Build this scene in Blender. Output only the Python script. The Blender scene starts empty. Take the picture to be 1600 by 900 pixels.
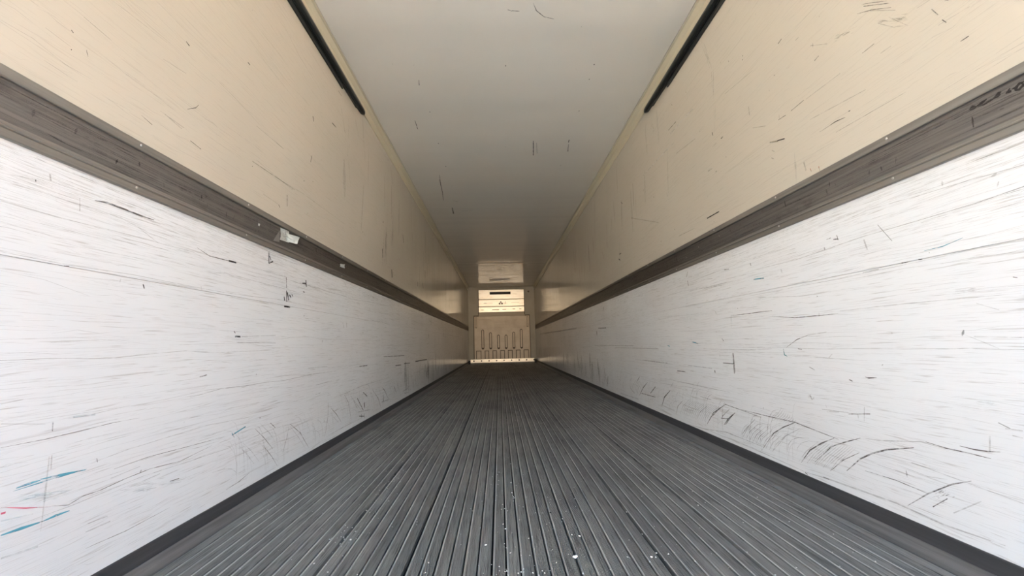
import bpy, bmesh, math, random
from mathutils import Vector, Matrix

# ---------------------------------------------------------------- camera
W2 = 1.25          # half the inside width
H = 2.855          # inside height
D = 15.38          # distance from the camera to the front bulkhead
Y0 = -2.70         # rear door opening, behind the camera
yaw, pitch, roll = -0.0333, 0.1349, -0.0254
cam_d = bpy.data.cameras.new('camera'); cam = bpy.data.objects.new('camera', cam_d)
bpy.context.scene.collection.objects.link(cam); bpy.context.scene.camera = cam
cam_d.sensor_width = 36; cam_d.lens = 14.4; cam_d.clip_start = 0.02; cam_d.clip_end = 500
cy_, sy_ = math.cos(yaw), math.sin(yaw)
fw = Vector((-sy_, cy_, 0)); rt = Vector((cy_, sy_, 0)); up = Vector((0, 0, 1))
f2 = fw*math.cos(pitch) + up*math.sin(pitch); u2 = -fw*math.sin(pitch) + up*math.cos(pitch)
r3 = rt*math.cos(roll) + u2*math.sin(roll); u3 = -rt*math.sin(roll) + u2*math.cos(roll)
M = Matrix((r3, u3, -f2)).transposed().to_4x4(); M.translation = Vector((-0.0983, 0, 0.7104))
cam.matrix_world = M

# ---------------------------------------------------------------- sky, sun, exposure
sc = bpy.context.scene
world = bpy.data.worlds.new('sky'); sc.world = world; world.use_nodes = True
nt = world.node_tree; nt.nodes.clear()
wo = nt.nodes.new('ShaderNodeOutputWorld'); bg = nt.nodes.new('ShaderNodeBackground')
tc = nt.nodes.new('ShaderNodeTexCoord'); sp = nt.nodes.new('ShaderNodeSeparateXYZ')
rp = nt.nodes.new('ShaderNodeValToRGB')
nt.links.new(tc.outputs['Generated'], sp.inputs[0]); nt.links.new(sp.outputs['Z'], rp.inputs[0])
e = rp.color_ramp.elements                                   # hazy bright horizon, pale blue zenith
e[0].position = 0.0; e[0].color = (8.6, 6.3, 3.8, 1)
e[1].position = 1.0; e[1].color = (0.34, 0.62, 1.10, 1)
m_ = e.new(0.055); m_.color = (1.35, 1.40, 1.40, 1)
m_ = e.new(0.13); m_.color = (0.82, 0.98, 1.18, 1)
m_ = e.new(0.40); m_.color = (0.56, 0.98, 1.60, 1)
bg.inputs['Strength'].default_value = SKY = 7.0
nt.links.new(rp.outputs[0], bg.inputs[0]); nt.links.new(bg.outputs[0], wo.inputs[0])

sun_d = bpy.data.lights.new('sun', 'SUN'); sun = bpy.data.objects.new('sun', sun_d)
sc.collection.objects.link(sun)
sun_d.energy = 70.0; sun_d.angle = math.radians(0.6); sun_d.color = (1.0, 0.92, 0.80)
# high afternoon sun from the left of the trailer: it lights the yard, not the inside
sdir = Vector((0.70, -0.06, -0.66))
sun.rotation_euler = sdir.to_track_quat('-Z', 'Y').to_euler()

po_d = bpy.data.lights.new('door_daylight', 'AREA'); po = bpy.data.objects.new('door_daylight', po_d)
sc.collection.objects.link(po)
po_d.shape = 'RECTANGLE'; po_d.size = 2*W2; po_d.size_y = H; po_d.cycles.is_portal = True
po.location = (0, Y0 - 0.01, H/2); po.rotation_euler = (math.radians(90), 0, 0)

sc.view_settings.view_transform = 'Standard'; sc.view_settings.look = 'None'
sc.view_settings.gamma = 1.0; sc.view_settings.use_curve_mapping = False
sc.view_settings.exposure = 0.70
cy = sc.cycles
cy.max_bounces = 14; cy.diffuse_bounces = 10; cy.glossy_bounces = 6; cy.transparent_max_bounces = 12
cy.use_denoising = True; cy.sample_clamp_indirect = 8.0
cy.caustics_reflective = True

# ---------------------------------------------------------------- traced wear: surface (L, R wall; C ceiling; T right rail), tone, width in mm, points in metres
MARKS = [
  ('L','g',1.5,[(0.949,1.069),(1.006,1.068),(1.075,1.068),(1.147,1.072),(1.236,1.076),(1.341,1.08),(1.409,1.079),(1.547,1.084),(1.666,1.058)]),
  ('L','d',5.5,[(1.163,1.146),(1.2,1.153),(1.256,1.152),(1.309,1.15),(1.366,1.151)]),
  ('L','d',2.8,[(1.201,1.151),(1.271,1.15),(1.35,1.151)]),
  ('L','g',2.6,[(1.122,1.139),(1.126,1.102)]),
  ('L','g',4.0,[(1.042,1.174),(1.046,1.157)]),
  ('L','g',1.6,[(1.314,1.108),(1.392,1.078)]),
  ('L','g',1.6,[(1.245,1.122),(1.355,1.102),(1.503,1.098)]),
  ('L','d',3.2,[(1.567,1.105),(1.638,1.087),(1.741,1.091),(1.812,1.094)]),
  ('L','n',7.1,[(1.754,1.092),(1.804,1.093)]),
  ('L','n',5.8,[(2.051,1.199),(2.056,1.14)]),
  ('L','n',6.4,[(2.056,1.14),(2.094,1.158)]),
  ('L','n',5.2,[(2.06,1.179),(2.074,1.16)]),
  ('L','g',2.5,[(1.811,1.096),(2.23,1.098),(2.237,1.028)]),
  ('L','n',9.2,[(2.455,1.117),(2.464,1.078)]),
  ('L','n',7.5,[(2.412,1.092),(2.462,1.099)]),
  ('L','n',7.6,[(2.241,1.027),(2.249,0.966)]),
  ('L','n',8.2,[(2.218,0.991),(2.225,0.969)]),
  ('L','n',8.4,[(2.273,1.007),(2.29,0.994)]),
  ('L','n',9.0,[(2.249,1.018),(2.269,0.976)]),
  ('L','n',8.5,[(2.223,0.939),(2.286,0.94)]),
  ('L','d',5.3,[(2.295,1.015),(2.313,1.002)]),
  ('L','n',6.0,[(2.43,1.045),(2.446,1.043)]),
  ('L','g',2.6,[(1.669,1.024),(1.746,1.037),(1.796,1.031)]),
  ('L','g',2.5,[(1.803,1.033),(2.236,1.034),(2.663,1.029)]),
  ('L','n',4.1,[(1.348,0.931),(1.354,0.917)]),
  ('L','n',3.9,[(1.821,0.794),(1.829,0.786)]),
  ('L','n',8.3,[(1.83,0.771),(1.867,0.771)]),
  ('L','g',2.8,[(1.875,0.772),(2.154,0.783)]),
  ('L','g',2.8,[(1.847,0.746),(2.158,0.744)]),
  ('L','d',2.4,[(1.012,1.146),(1.013,1.141)]),
  ('L','d',4.9,[(2.23,1.098),(2.24,1.04)]),
  ('L','d',2.7,[(1.102,0.944),(1.116,0.946)]),
  ('L','g',1.3,[(0.942,1.133),(1.006,1.145),(1.082,1.141),(1.163,1.146)]),
  ('L','g',1.3,[(0.969,0.907),(1.059,0.901),(1.182,0.872)]),
  ('L','d',1.5,[(1.016,0.503),(1.11,0.501),(1.203,0.504),(1.29,0.508),(1.384,0.506)]),
  ('L','g',1.9,[(1.214,0.406),(1.341,0.417),(1.512,0.421),(1.694,0.424),(1.969,0.408)]),
  ('L','d',1.7,[(1.31,0.372),(1.435,0.375),(1.61,0.366),(1.803,0.358)]),
  ('L','d',1.9,[(1.142,0.33),(1.186,0.317),(1.224,0.326),(1.273,0.325),(1.351,0.332),(1.44,0.335),(1.567,0.324),(1.731,0.34)]),
  ('L','p',2.9,[(1.032,0.368),(1.085,0.347),(1.142,0.329)]),
  ('L','p',4.3,[(1.034,0.354),(1.043,0.353)]),
  ('L','b',6.0,[(1.058,0.401),(1.083,0.403),(1.11,0.403)]),
  ('L','b',3.0,[(1.053,0.396),(1.111,0.397),(1.164,0.397),(1.226,0.396)]),
  ('L','b',5.5,[(1.11,0.405),(1.163,0.401),(1.223,0.395)]),
  ('L','b',7.2,[(1.04,0.305),(1.079,0.303),(1.128,0.3)]),
  ('L','b',6.3,[(1.125,0.3),(1.157,0.302),(1.191,0.301)]),
  ('L','g',1.7,[(1.159,0.543),(1.213,0.542),(1.27,0.546),(1.343,0.55)]),
  ('L','c',5.1,[(1.172,0.544),(1.234,0.541)]),
  ('L','d',2.6,[(1.123,0.54),(1.124,0.518)]),
  ('L','g',1.8,[(1.301,0.348),(1.401,0.354)]),
  ('L','d',1.7,[(1.247,0.182),(1.368,0.175),(1.538,0.18)]),
  ('L','d',2.6,[(1.529,0.268),(1.571,0.265)]),
  ('L','d',4.8,[(1.634,0.614),(1.673,0.619)]),
  ('L','d',2.6,[(1.834,0.138),(1.923,0.144),(1.994,0.159)]),
  ('L','b',5.4,[(1.852,0.353),(1.945,0.371)]),
  ('L','b',3.2,[(1.85,0.363),(1.869,0.339)]),
  ('L','n',4.5,[(2.054,0.3873),(2.0549999999999997,0.3927)]),
  ('L','d',3.5,[(2.023,0.344),(2.1,0.288),(2.184,0.216)]),
  ('L','g',3.6,[(2.062,0.36),(2.142,0.303),(2.204,0.247)]),
  ('L','d',3.5,[(2.148,0.349),(2.197,0.316)]),
  ('L','d',3.7,[(2.336,0.295),(2.315,0.235),(2.283,0.173)]),
  ('L','d',4.5,[(2.348,0.306),(2.467,0.236),(2.577,0.131)]),
  ('L','g',4.1,[(2.349,0.293),(2.454,0.211),(2.536,0.137)]),
  ('L','d',3.3,[(2.093,0.255),(2.176,0.182),(2.235,0.12)]),
  ('L','g',2.8,[(1.933,0.303),(2.003,0.249),(2.068,0.187)]),
  ('L','g',2.8,[(1.908,0.293),(1.966,0.247),(2.029,0.187)]),
  ('L','s',4.8,[(1.124,0.456),(1.125,0.372),(1.125,0.278)]),
  ('L','g',3.2,[(1.13,0.457),(1.132,0.423)]),
  ('L','g',2.4,[(1.246,0.246),(1.305,0.243)]),
  ('L','g',2.8,[(1.242,0.226),(1.315,0.225)]),
  ('L','g',1.5,[(1.005,0.602),(1.049,0.607)]),
  ('L','g',1.5,[(1.01,0.557),(1.106,0.539)]),
  ('L','g',2.4,[(1.415,0.304),(1.483,0.307)]),
  ('L','c',2.9,[(1.036,0.337),(1.103,0.327)]),
  ('L','c',4.3,[(1.046,0.253),(1.123,0.244)]),
  ('L','c',15.3,[(1.355,0.294),(1.551,0.261)]),
  ('L','c',14.9,[(1.061,0.371),(1.188,0.351)]),
  ('L','d',3.4,[(2.836,0.381),(2.848,0.328),(2.846,0.264),(2.822,0.18),(2.802,0.14)]),
  ('L','d',4.7,[(2.891,0.309),(2.989,0.253),(3.085,0.182)]),
  ('L','g',4.3,[(2.902,0.274),(2.974,0.222),(3.029,0.192)]),
  ('L','d',4.6,[(3.127,0.369),(3.213,0.304),(3.237,0.256),(3.286,0.16)]),
  ('L','g',5.8,[(3.25,0.35),(3.364,0.283),(3.524,0.189)]),
  ('L','g',5.9,[(3.318,0.304),(3.414,0.23)]),
  ('L','d',8.1,[(3.408,0.308),(3.561,0.191)]),
  ('L','d',8.4,[(3.551,0.338),(3.658,0.293)]),
  ('L','d',15.9,[(3.582,0.253),(3.599,0.202)]),
  ('L','d',6.8,[(3.794,0.337),(3.982,0.235),(4.086,0.128)]),
  ('L','d',8.6,[(4.108,0.322),(4.197,0.284),(4.33,0.19)]),
  ('L','d',12.3,[(4.147,0.242),(4.168,0.182)]),
  ('L','d',6.8,[(4.564,0.286),(4.676,0.199)]),
  ('L','d',7.0,[(4.715,0.303),(4.75,0.245)]),
  ('L','d',6.7,[(3.437,0.558),(3.64,0.554)]),
  ('L','d',9.7,[(4.616,0.503),(4.869,0.498)]),
  ('L','d',9.1,[(5.018,0.506),(5.347,0.498)]),
  ('L','d',11.2,[(5.69,0.501),(6.573,0.498)]),
  ('L','g',3.9,[(2.648,0.485),(2.851,0.49)]),
  ('L','g',3.9,[(2.646,0.427),(2.717,0.43)]),
  ('L','g',4.9,[(3.265,0.438),(3.376,0.436),(3.373,0.463)]),
  ('L','g',4.4,[(2.944,0.374),(3.146,0.377),(3.547,0.396),(4.395,0.394)]),
  ('L','g',3.8,[(2.525,0.595),(2.81,0.591)]),
  ('L','d',7.1,[(3.466,0.159),(3.591,0.138)]),
  ('L','d',6.2,[(3.514,0.167),(3.528,0.133)]),
  ('L','d',6.3,[(3.589,0.158),(3.602,0.12)]),
  ('L','g',6.6,[(3.44,0.195),(3.749,0.166)]),
  ('L','g',7.8,[(4.083,0.184),(4.369,0.175)]),
  ('L','g',5.8,[(2.865,0.136),(3.127,0.139),(3.516,0.135)]),
  ('L','s',27.1,[(6.007,0.449),(5.975,0.255)]),
  ('L','s',29.7,[(6.574,0.421),(6.534,0.21)]),
  ('L','d',16.0,[(7.624,0.281),(7.648,0.172)]),
  ('L','g',10.4,[(4.982,0.187),(5.245,0.193)]),
  ('L','g',10.5,[(5.059,0.155),(5.304,0.139)]),
  ('L','g',1.5,[(0.9,1.49),(0.965,1.496),(1.043,1.483),(1.117,1.489)]),
  ('L','g',1.5,[(0.994,1.459),(1.04,1.457),(1.079,1.456)]),
  ('L','g',1.8,[(1.144,1.769),(1.201,1.777),(1.35,1.792)]),
  ('L','n',4.4,[(1.431,1.862),(1.448,1.857)]),
  ('L','n',4.9,[(1.793,2.046),(1.809,2.044)]),
  ('L','n',4.9,[(2.458,2.167),(2.466,2.136)]),
  ('L','d',2.9,[(1.464,1.61),(1.504,1.64),(1.518,1.661)]),
  ('L','g',2.4,[(1.566,1.827),(1.722,1.82),(1.92,1.8)]),
  ('L','g',2.7,[(1.35,1.534),(1.456,1.531)]),
  ('L','g',2.7,[(1.369,1.533),(1.447,1.522)]),
  ('L','d',1.9,[(1.281,1.477),(1.323,1.468)]),
  ('L','d',2.4,[(1.491,1.499),(1.548,1.493)]),
  ('L','g',1.8,[(1.339,1.722),(1.444,1.741)]),
  ('L','d',2.7,[(1.871,1.595),(2.276,1.611)]),
  ('L','g',2.5,[(1.887,1.781),(2.142,1.789)]),
  ('L','d',2.5,[(1.047,1.588),(1.053,1.584)]),
  ('L','n',2.1,[(1.053,1.5327),(1.0539999999999998,1.5353)]),
  ('L','n',3.6,[(1.874,1.5678),(1.875,1.5722)]),
  ('L','n',4.6,[(2.383,1.7052),(2.384,1.7108)]),
  ('L','n',4.9,[(2.492,1.7451),(2.493,1.7509)]),
  ('L','d',4.9,[(2.463,1.906),(2.453,1.859)]),
  ('L','g',1.3,[(0.989,1.588),(1.01,1.582),(1.048,1.582)]),
  ('L','g',1.3,[(0.988,1.545),(1.052,1.541)]),
  ('L','g',1.5,[(1.074,1.651),(1.158,1.646)]),
  ('L','n',5.8,[(2.455,2.166),(2.466,2.136)]),
  ('L','n',6.9,[(2.744,2.287),(2.819,2.293)]),
  ('L','d',5.8,[(2.834,2.591),(2.896,2.589)]),
  ('L','g',3.4,[(2.067,1.787),(2.131,1.789)]),
  ('L','g',2.5,[(1.903,1.616),(2.252,1.601)]),
  ('L','s',20.7,[(3.058,2.494),(3.055,2.243),(3.119,2.008)]),
  ('L','s',22.9,[(3.376,2.659),(3.456,2.343)]),
  ('L','s',28.7,[(4.29,2.661),(4.39,2.482)]),
  ('L','s',14.7,[(2.906,2.474),(3.004,2.322)]),
  ('L','s',16.2,[(3.196,2.574),(3.281,2.47)]),
  ('L','g',3.2,[(2.458,1.904),(2.453,1.859)]),
  ('L','n',3.9,[(2.375,1.7027),(2.376,1.7073)]),
  ('L','n',4.1,[(2.492,1.7456),(2.493,1.7504)]),
  ('L','g',2.9,[(2.076,2.477),(2.25,2.43),(2.543,2.406)]),
  ('C','n',13.0,[(-0.0109,2.926),(-0.0031,2.926)]),
  ('C','n',11.8,[(-0.7025,3.56),(-0.6955,3.56)]),
  ('C','n',13.6,[(-0.7131,4.159),(-0.7049,4.159)]),
  ('C','n',16.9,[(-0.7091,4.734),(-0.6989,4.734)]),
  ('C','d',6.1,[(-0.866,3.704),(-0.871,3.862)]),
  ('C','d',5.2,[(-0.711,3.096),(-0.721,3.165)]),
  ('C','d',5.9,[(-0.7158,2.915),(-0.7122,2.915)]),
  ('C','d',10.5,[(-0.817,4.984),(-0.843,5.262),(-0.86,5.531)]),
  ('C','d',5.0,[(-0.001,2.385),(0.027,2.397)]),
  ('C','g',9.7,[(-0.8759,2.902),(-0.8701,2.902)]),
  ('C','g',14.1,[(0.0078,4.25),(0.0162,4.25)]),
  ('C','g',17.3,[(-0.7082,5.356),(-0.6978,5.356)]),
  ('L','d',5.3,[(2.196,1.55),(2.202,1.487)]),
  ('L','d',4.4,[(2.118,1.468),(2.13,1.456)]),
  ('L','g',3.2,[(1.975,1.472),(2.111,1.468)]),
  ('L','g',3.1,[(2.109,1.605),(2.359,1.625),(3.087,1.638)]),
  ('L','n',14.4,[(4.046,1.967),(4.047,1.951)]),
  ('L','n',16.8,[(4.039,1.683),(4.053,1.593)]),
  ('L','n',15.8,[(4.896,2.056),(4.936,1.966)]),
  ('L','n',23.6,[(4.395,1.536),(4.419,1.452)]),
  ('L','n',18.3,[(6.388,1.889),(6.39,1.78)]),
  ('L','n',19.6,[(6.201,1.662),(6.24,1.58)]),
  ('L','n',16.6,[(5.818,1.614),(5.82,1.555)]),
  ('L','s',20.3,[(4.195,1.878),(4.173,1.799)]),
  ('L','s',21.0,[(6.774,1.161),(7.001,1.079)]),
  ('L','d',6.3,[(4.145,0.614),(5.021,0.601)]),
  ('L','d',12.0,[(5.695,0.505),(6.573,0.497)]),
  ('L','n',3.9,[(2.443,1.5247),(2.444,1.5293)]),
  ('L','n',7.2,[(3.442,1.6837),(3.443,1.6923)]),
  ('L','d',4.5,[(2.436,1.099),(2.459,1.092)]),
  ('L','s',32.4,[(6.954,1.172),(6.955,1.058)]),
  ('L','n',5.8,[(3.147,1.0525),(3.1479999999999997,1.0595)]),
  ('L','n',6.8,[(3.625,1.1569),(3.626,1.1651)]),
  ('L','g',15.5,[(8.398,0.94),(8.465,0.895)]),
  ('L','d',12.0,[(7.639,1.555),(7.695,1.475)]),
  ('L','g',6.5,[(3.055,0.895),(3.081,0.854)]),
  ('L','g',6.7,[(3.127,0.899),(3.14,0.856)]),
  ('L','s',21.6,[(4.405,2.22),(4.423,1.889)]),
  ('L','s',26.4,[(5.329,2.565),(5.496,1.948)]),
  ('L','s',41.7,[(8.768,1.823),(8.835,1.535)]),
  ('L','s',45.2,[(9.49,1.913),(9.565,1.601)]),
  ('L','n',16.5,[(6.713,0.899),(6.735,0.837)]),
  ('L','n',20.8,[(8.466,0.964),(8.499,0.886)]),
  ('C','d',9.9,[(-0.837,5.119),(-0.862,5.605),(-0.897,5.93)]),
  ('C','d',18.0,[(-0.8,6.245),(-0.813,6.552)]),
  ('C','g',11.4,[(-0.755,5.936),(-0.673,5.969)]),
  ('C','g',10.3,[(-0.681,6.418),(-0.457,6.371)]),
  ('R','d',2.8,[(1.325,1.886),(1.269,1.853),(1.205,1.804)]),
  ('R','d',2.3,[(1.304,1.906),(1.258,1.872),(1.215,1.837)]),
  ('R','d',2.3,[(1.297,1.892),(1.209,1.824)]),
  ('R','g',2.7,[(1.277,1.856),(1.193,1.783)]),
  ('R','n',4.4,[(1.725,2.084),(1.701,2.09)]),
  ('R','d',3.3,[(1.623,2.018),(1.603,2.018)]),
  ('R','n',2.5,[(1.035,1.541),(1.014,1.541)]),
  ('R','d',2.3,[(1.091,1.695),(1.077,1.663)]),
  ('R','d',2.2,[(1.069,1.64),(1.06,1.623)]),
  ('R','d',3.1,[(1.698,1.727),(1.619,1.729)]),
  ('R','d',3.0,[(1.783,1.732),(1.733,1.727)]),
  ('R','g',2.7,[(1.607,1.726),(1.428,1.72)]),
  ('R','d',2.5,[(1.328,1.729),(1.28,1.729)]),
  ('R','g',2.4,[(1.264,1.679),(1.225,1.677)]),
  ('R','n',3.8,[(1.508,1.548),(1.477,1.548),(1.433,1.54)]),
  ('R','g',2.6,[(1.558,1.549),(1.508,1.548)]),
  ('R','n',5.4,[(1.806,1.639),(1.757,1.624)]),
  ('R','o',6.7,[(1.858,1.657),(1.8,1.635)]),
  ('R','g',3.9,[(1.971,1.796),(1.874,1.753)]),
  ('R','g',2.9,[(1.548,1.933),(1.466,1.877)]),
  ('R','d',3.1,[(1.537,1.855),(1.513,1.86)]),
  ('R','n',5.0,[(2.351,1.979),(2.348,1.964)]),
  ('R','n',4.8,[(2.256,1.8861),(2.2569999999999997,1.8919)]),
  ('R','n',5.0,[(1.987,2.218),(1.988,2.224)]),
  ('R','n',4.7,[(1.991,2.1982),(1.992,2.2038)]),
  ('R','n',3.3,[(1.484,2.014),(1.4849999999999999,2.018)]),
  ('R','s',8.4,[(1.706,1.515),(1.717,1.409)]),
  ('R','s',6.9,[(1.662,1.465),(1.656,1.423)]),
  ('R','p2',3.1,[(1.586,1.411),(1.584,1.391)]),
  ('R','p2',3.2,[(1.632,1.422),(1.628,1.406)]),
  ('R','d',4.0,[(2.442,1.762),(2.39,1.76)]),
  ('R','d',3.8,[(2.353,1.723),(2.34,1.724)]),
  ('R','n',2.9,[(1.416,1.554),(1.408,1.553)]),
  ('R','o',17.4,[(1.254,1.794),(1.166,1.726)]),
  ('R','o',12.2,[(1.425,1.868),(1.35,1.842)]),
  ('R','g',4.3,[(1.85,1.612),(1.833,1.598)]),
  ('R','g',4.3,[(1.859,1.578),(1.842,1.564)]),
  ('R','s',6.6,[(1.986,1.925),(1.985,1.876)]),
  ('R','g',2.1,[(1.217,1.778),(1.163,1.7)]),
  ('R','g',2.2,[(1.255,1.787),(1.202,1.726)]),
  ('R','d',1.9,[(1.055,1.69),(1.044,1.683)]),
  ('R','g',2.0,[(1.13,1.733),(1.092,1.727)]),
  ('R','g',2.5,[(1.483,1.506),(1.202,1.494)]),
  ('R','g',2.7,[(1.598,1.627),(1.336,1.591)]),
  ('R','g',1.9,[(1.082,1.632),(0.999,1.621)]),
  ('C','d',5.7,[(0.161,2.335),(0.187,2.394),(0.241,2.443),(0.315,2.464)]),
  ('C','d',4.2,[(0.027,2.394),(0.076,2.397)]),
  ('C','n',12.6,[(0.6812,2.914),(0.6888,2.914)]),
  ('C','n',10.7,[(0.6828,3.096),(0.6892,3.096)]),
  ('C','n',13.3,[(0.688,3.559),(0.696,3.559)]),
  ('C','n',8.3,[(0.307,4.122),(0.335,4.463)]),
  ('C','g',8.3,[(0.346,4.17),(0.376,4.421)]),
  ('C','n',8.3,[(0.69,4.106),(0.694,4.167)]),
  ('C','d',7.8,[(0.699,4.2),(0.721,4.376)]),
  ('C','g',18.9,[(0.6873,4.74),(0.6987,4.74)]),
  ('C','g',8.8,[(0.5053,2.529),(0.5107,2.529)]),
  ('C','g',17.6,[(0.6927,5.327),(0.7033,5.327)]),
  ('R','d',5.8,[(2.95,2.323),(2.816,2.317)]),
  ('R','n',5.0,[(2.351,1.979),(2.347,1.956)]),
  ('R','d',4.5,[(2.267,1.893),(2.243,1.893)]),
  ('R','d',4.0,[(2.441,1.768),(2.402,1.765)]),
  ('R','s',22.1,[(3.414,2.599),(3.412,2.335)]),
  ('R','s',20.5,[(3.138,2.596),(3.141,2.335)]),
  ('R','s',23.9,[(2.374,2.609),(2.285,2.35),(2.323,1.992)]),
  ('R','s',20.6,[(4.32,2.645),(4.334,2.377)]),
  ('R','n',4.3,[(2.629,2.4284),(2.63,2.4336)]),
  ('R','g',4.6,[(2.858,2.086),(2.562,2.048)]),
  ('R','w',9.2,[(3.575,2.205),(3.167,2.199),(2.878,2.181)]),
  ('R','w',5.7,[(2.938,2.281),(2.555,2.26)]),
  ('R','g',3.9,[(2.367,1.889),(2.316,1.891)]),
  ('R','n',4.0,[(2.232,1.7586),(2.233,1.7634)]),
  ('R','n',4.2,[(2.351,1.7195),(2.352,1.7245)]),
  ('R','n',4.0,[(2.19,2.3276),(2.191,2.3324)]),
  ('R','s',21.2,[(3.263,2.573),(3.235,2.461)]),
  ('R','g',3.3,[(2.18,2.125),(1.921,2.088)]),
  ('R','n',6.4,[(2.504,1.475),(2.359,1.472)]),
  ('R','d',2.2,[(1.368,1.095),(1.325,1.025)]),
  ('R','s',5.8,[(1.429,1.057),(1.421,1.017)]),
  ('R','d',3.1,[(1.596,1.1),(1.573,1.101)]),
  ('R','d',4.0,[(1.563,1.092),(1.539,1.088)]),
  ('R','d',2.5,[(1.544,1.105),(1.54,1.083)]),
  ('R','n',3.4,[(1.304,0.944),(1.282,0.943)]),
  ('R','n',2.6,[(1.248,0.944),(1.236,0.943)]),
  ('R','b',2.8,[(1.227,0.968),(1.173,0.969),(1.116,0.981)]),
  ('R','b',5.3,[(2.096,1.014),(2.012,1.007)]),
  ('R','d',3.7,[(2.34,0.839),(2.165,0.839),(1.979,0.839)]),
  ('R','d',3.4,[(1.984,0.812),(1.829,0.795),(1.694,0.795),(1.588,0.796)]),
  ('R','g',2.5,[(1.576,0.806),(1.303,0.809),(1.007,0.806)]),
  ('R','g',3.3,[(2.074,0.915),(1.785,0.888),(1.608,0.886)]),
  ('R','d',3.3,[(1.904,0.661),(1.831,0.696),(1.759,0.715)]),
  ('R','g',2.8,[(1.759,0.715),(1.657,0.725)]),
  ('R','t',6.0,[(1.928,0.654),(1.925,0.625),(1.906,0.619)]),
  ('R','g',3.0,[(1.903,0.622),(1.674,0.619),(1.485,0.615)]),
  ('R','d',2.9,[(1.831,0.655),(1.807,0.652)]),
  ('R','d',3.0,[(1.775,0.577),(1.747,0.566)]),
  ('R','d',5.2,[(1.504,0.556),(1.49,0.553),(1.456,0.557)]),
  ('R','d',3.4,[(1.576,0.54),(1.561,0.535)]),
  ('R','d',5.1,[(2.359,0.623),(2.363,0.506)]),
  ('R','g',3.8,[(2.474,0.562),(2.353,0.565)]),
  ('R','n',6.8,[(2.581,0.512),(2.578,0.498)]),
  ('R','g',4.2,[(2.696,0.645),(2.199,0.644),(2.011,0.653)]),
  ('R','n',4.6,[(2.461,0.709),(2.444,0.695)]),
  ('R','g',2.2,[(1.158,0.705),(1.106,0.679),(1.077,0.664)]),
  ('R','g',1.8,[(1.131,0.698),(1.024,0.693)]),
  ('R','g',1.6,[(1.111,0.79),(1.061,0.767)]),
  ('R','d',4.7,[(2.11,1.103),(2.107,1.089)]),
  ('R','s',6.0,[(1.882,1.03),(1.877,1.012)]),
  ('R','s',7.5,[(1.157,0.832),(1.105,0.828)]),
  ('R','n',3.6,[(2.265,0.8729),(2.266,0.8771)]),
  ('R','n',3.2,[(1.681,0.8741),(1.682,0.8779)]),
  ('R','n',2.0,[(1.212,0.9578),(1.2129999999999999,0.9602)]),
  ('R','g',2.6,[(1.662,0.62),(1.642,0.636)]),
  ('R','g',3.3,[(1.452,0.938),(1.388,0.939)]),
  ('R','s',7.4,[(2.34,0.839),(2.347,0.773)]),
  ('R','d',1.7,[(1.019,0.85),(1.01,0.847)]),
  ('R','g',4.1,[(2.626,1.037),(2.406,1.028)]),
  ('R','g',4.1,[(2.616,1.096),(2.502,1.084)]),
  ('R','d',4.5,[(2.365,1.114),(2.317,1.11)]),
  ('R','g',4.7,[(2.511,0.879),(2.498,0.861)]),
  ('R','d',6.3,[(2.735,0.16),(2.644,0.243),(2.49,0.317)]),
  ('R','d',7.7,[(2.512,0.194),(2.451,0.247),(2.395,0.283)]),
  ('R','d',5.0,[(2.179,0.13),(2.067,0.238),(1.99,0.282),(1.903,0.32)]),
  ('R','g',4.8,[(2.091,0.146),(1.979,0.245),(1.876,0.299)]),
  ('R','d',5.2,[(1.893,0.148),(1.831,0.216),(1.756,0.263),(1.687,0.298)]),
  ('R','d',4.1,[(1.811,0.171),(1.706,0.261),(1.629,0.297),(1.56,0.326)]),
  ('R','d',3.4,[(1.728,0.16),(1.653,0.223),(1.574,0.27)]),
  ('R','d',5.2,[(1.644,0.185),(1.572,0.249),(1.516,0.283),(1.456,0.31),(1.358,0.34)]),
  ('R','d',3.6,[(1.41,0.142),(1.334,0.206),(1.255,0.26),(1.201,0.286)]),
  ('R','d',2.6,[(1.325,0.17),(1.276,0.212)]),
  ('R','g',2.9,[(1.265,0.175),(1.184,0.237)]),
  ('R','g',3.5,[(1.908,0.149),(1.855,0.205),(1.776,0.264)]),
  ('R','g',3.5,[(1.89,0.157),(1.839,0.206),(1.759,0.265)]),
  ('R','g',3.4,[(1.873,0.165),(1.823,0.206),(1.744,0.267)]),
  ('R','g',3.4,[(1.859,0.154),(1.808,0.207),(1.728,0.269)]),
  ('R','g',3.4,[(1.842,0.161),(1.793,0.208),(1.713,0.27)]),
  ('R','g',3.3,[(1.825,0.169),(1.778,0.209),(1.698,0.272)]),
  ('R','g',3.3,[(1.812,0.158),(1.763,0.21),(1.683,0.274)]),
  ('R','g',3.3,[(1.796,0.165),(1.749,0.211),(1.668,0.275)]),
  ('R','g',3.2,[(1.78,0.172),(1.735,0.211),(1.654,0.277)]),
  ('R','g',3.2,[(1.767,0.161),(1.721,0.212),(1.64,0.278)]),
  ('R','g',3.2,[(1.752,0.169),(1.707,0.213),(1.626,0.28)]),
  ('R','g',3.2,[(1.737,0.176),(1.694,0.214),(1.613,0.281)]),
  ('R','g',3.1,[(1.725,0.165),(1.681,0.215),(1.6,0.282)]),
  ('R','g',3.1,[(1.71,0.172),(1.668,0.215),(1.586,0.284)]),
  ('R','g',3.9,[(2.346,0.154),(2.304,0.201),(2.207,0.264)]),
  ('R','g',3.9,[(2.314,0.153),(2.273,0.2),(2.179,0.262)]),
  ('R','g',3.8,[(2.283,0.152),(2.243,0.199),(2.151,0.26)]),
  ('R','g',3.8,[(2.253,0.151),(2.214,0.197),(2.125,0.258)]),
  ('R','g',3.7,[(2.224,0.151),(2.186,0.196),(2.098,0.256)]),
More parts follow.
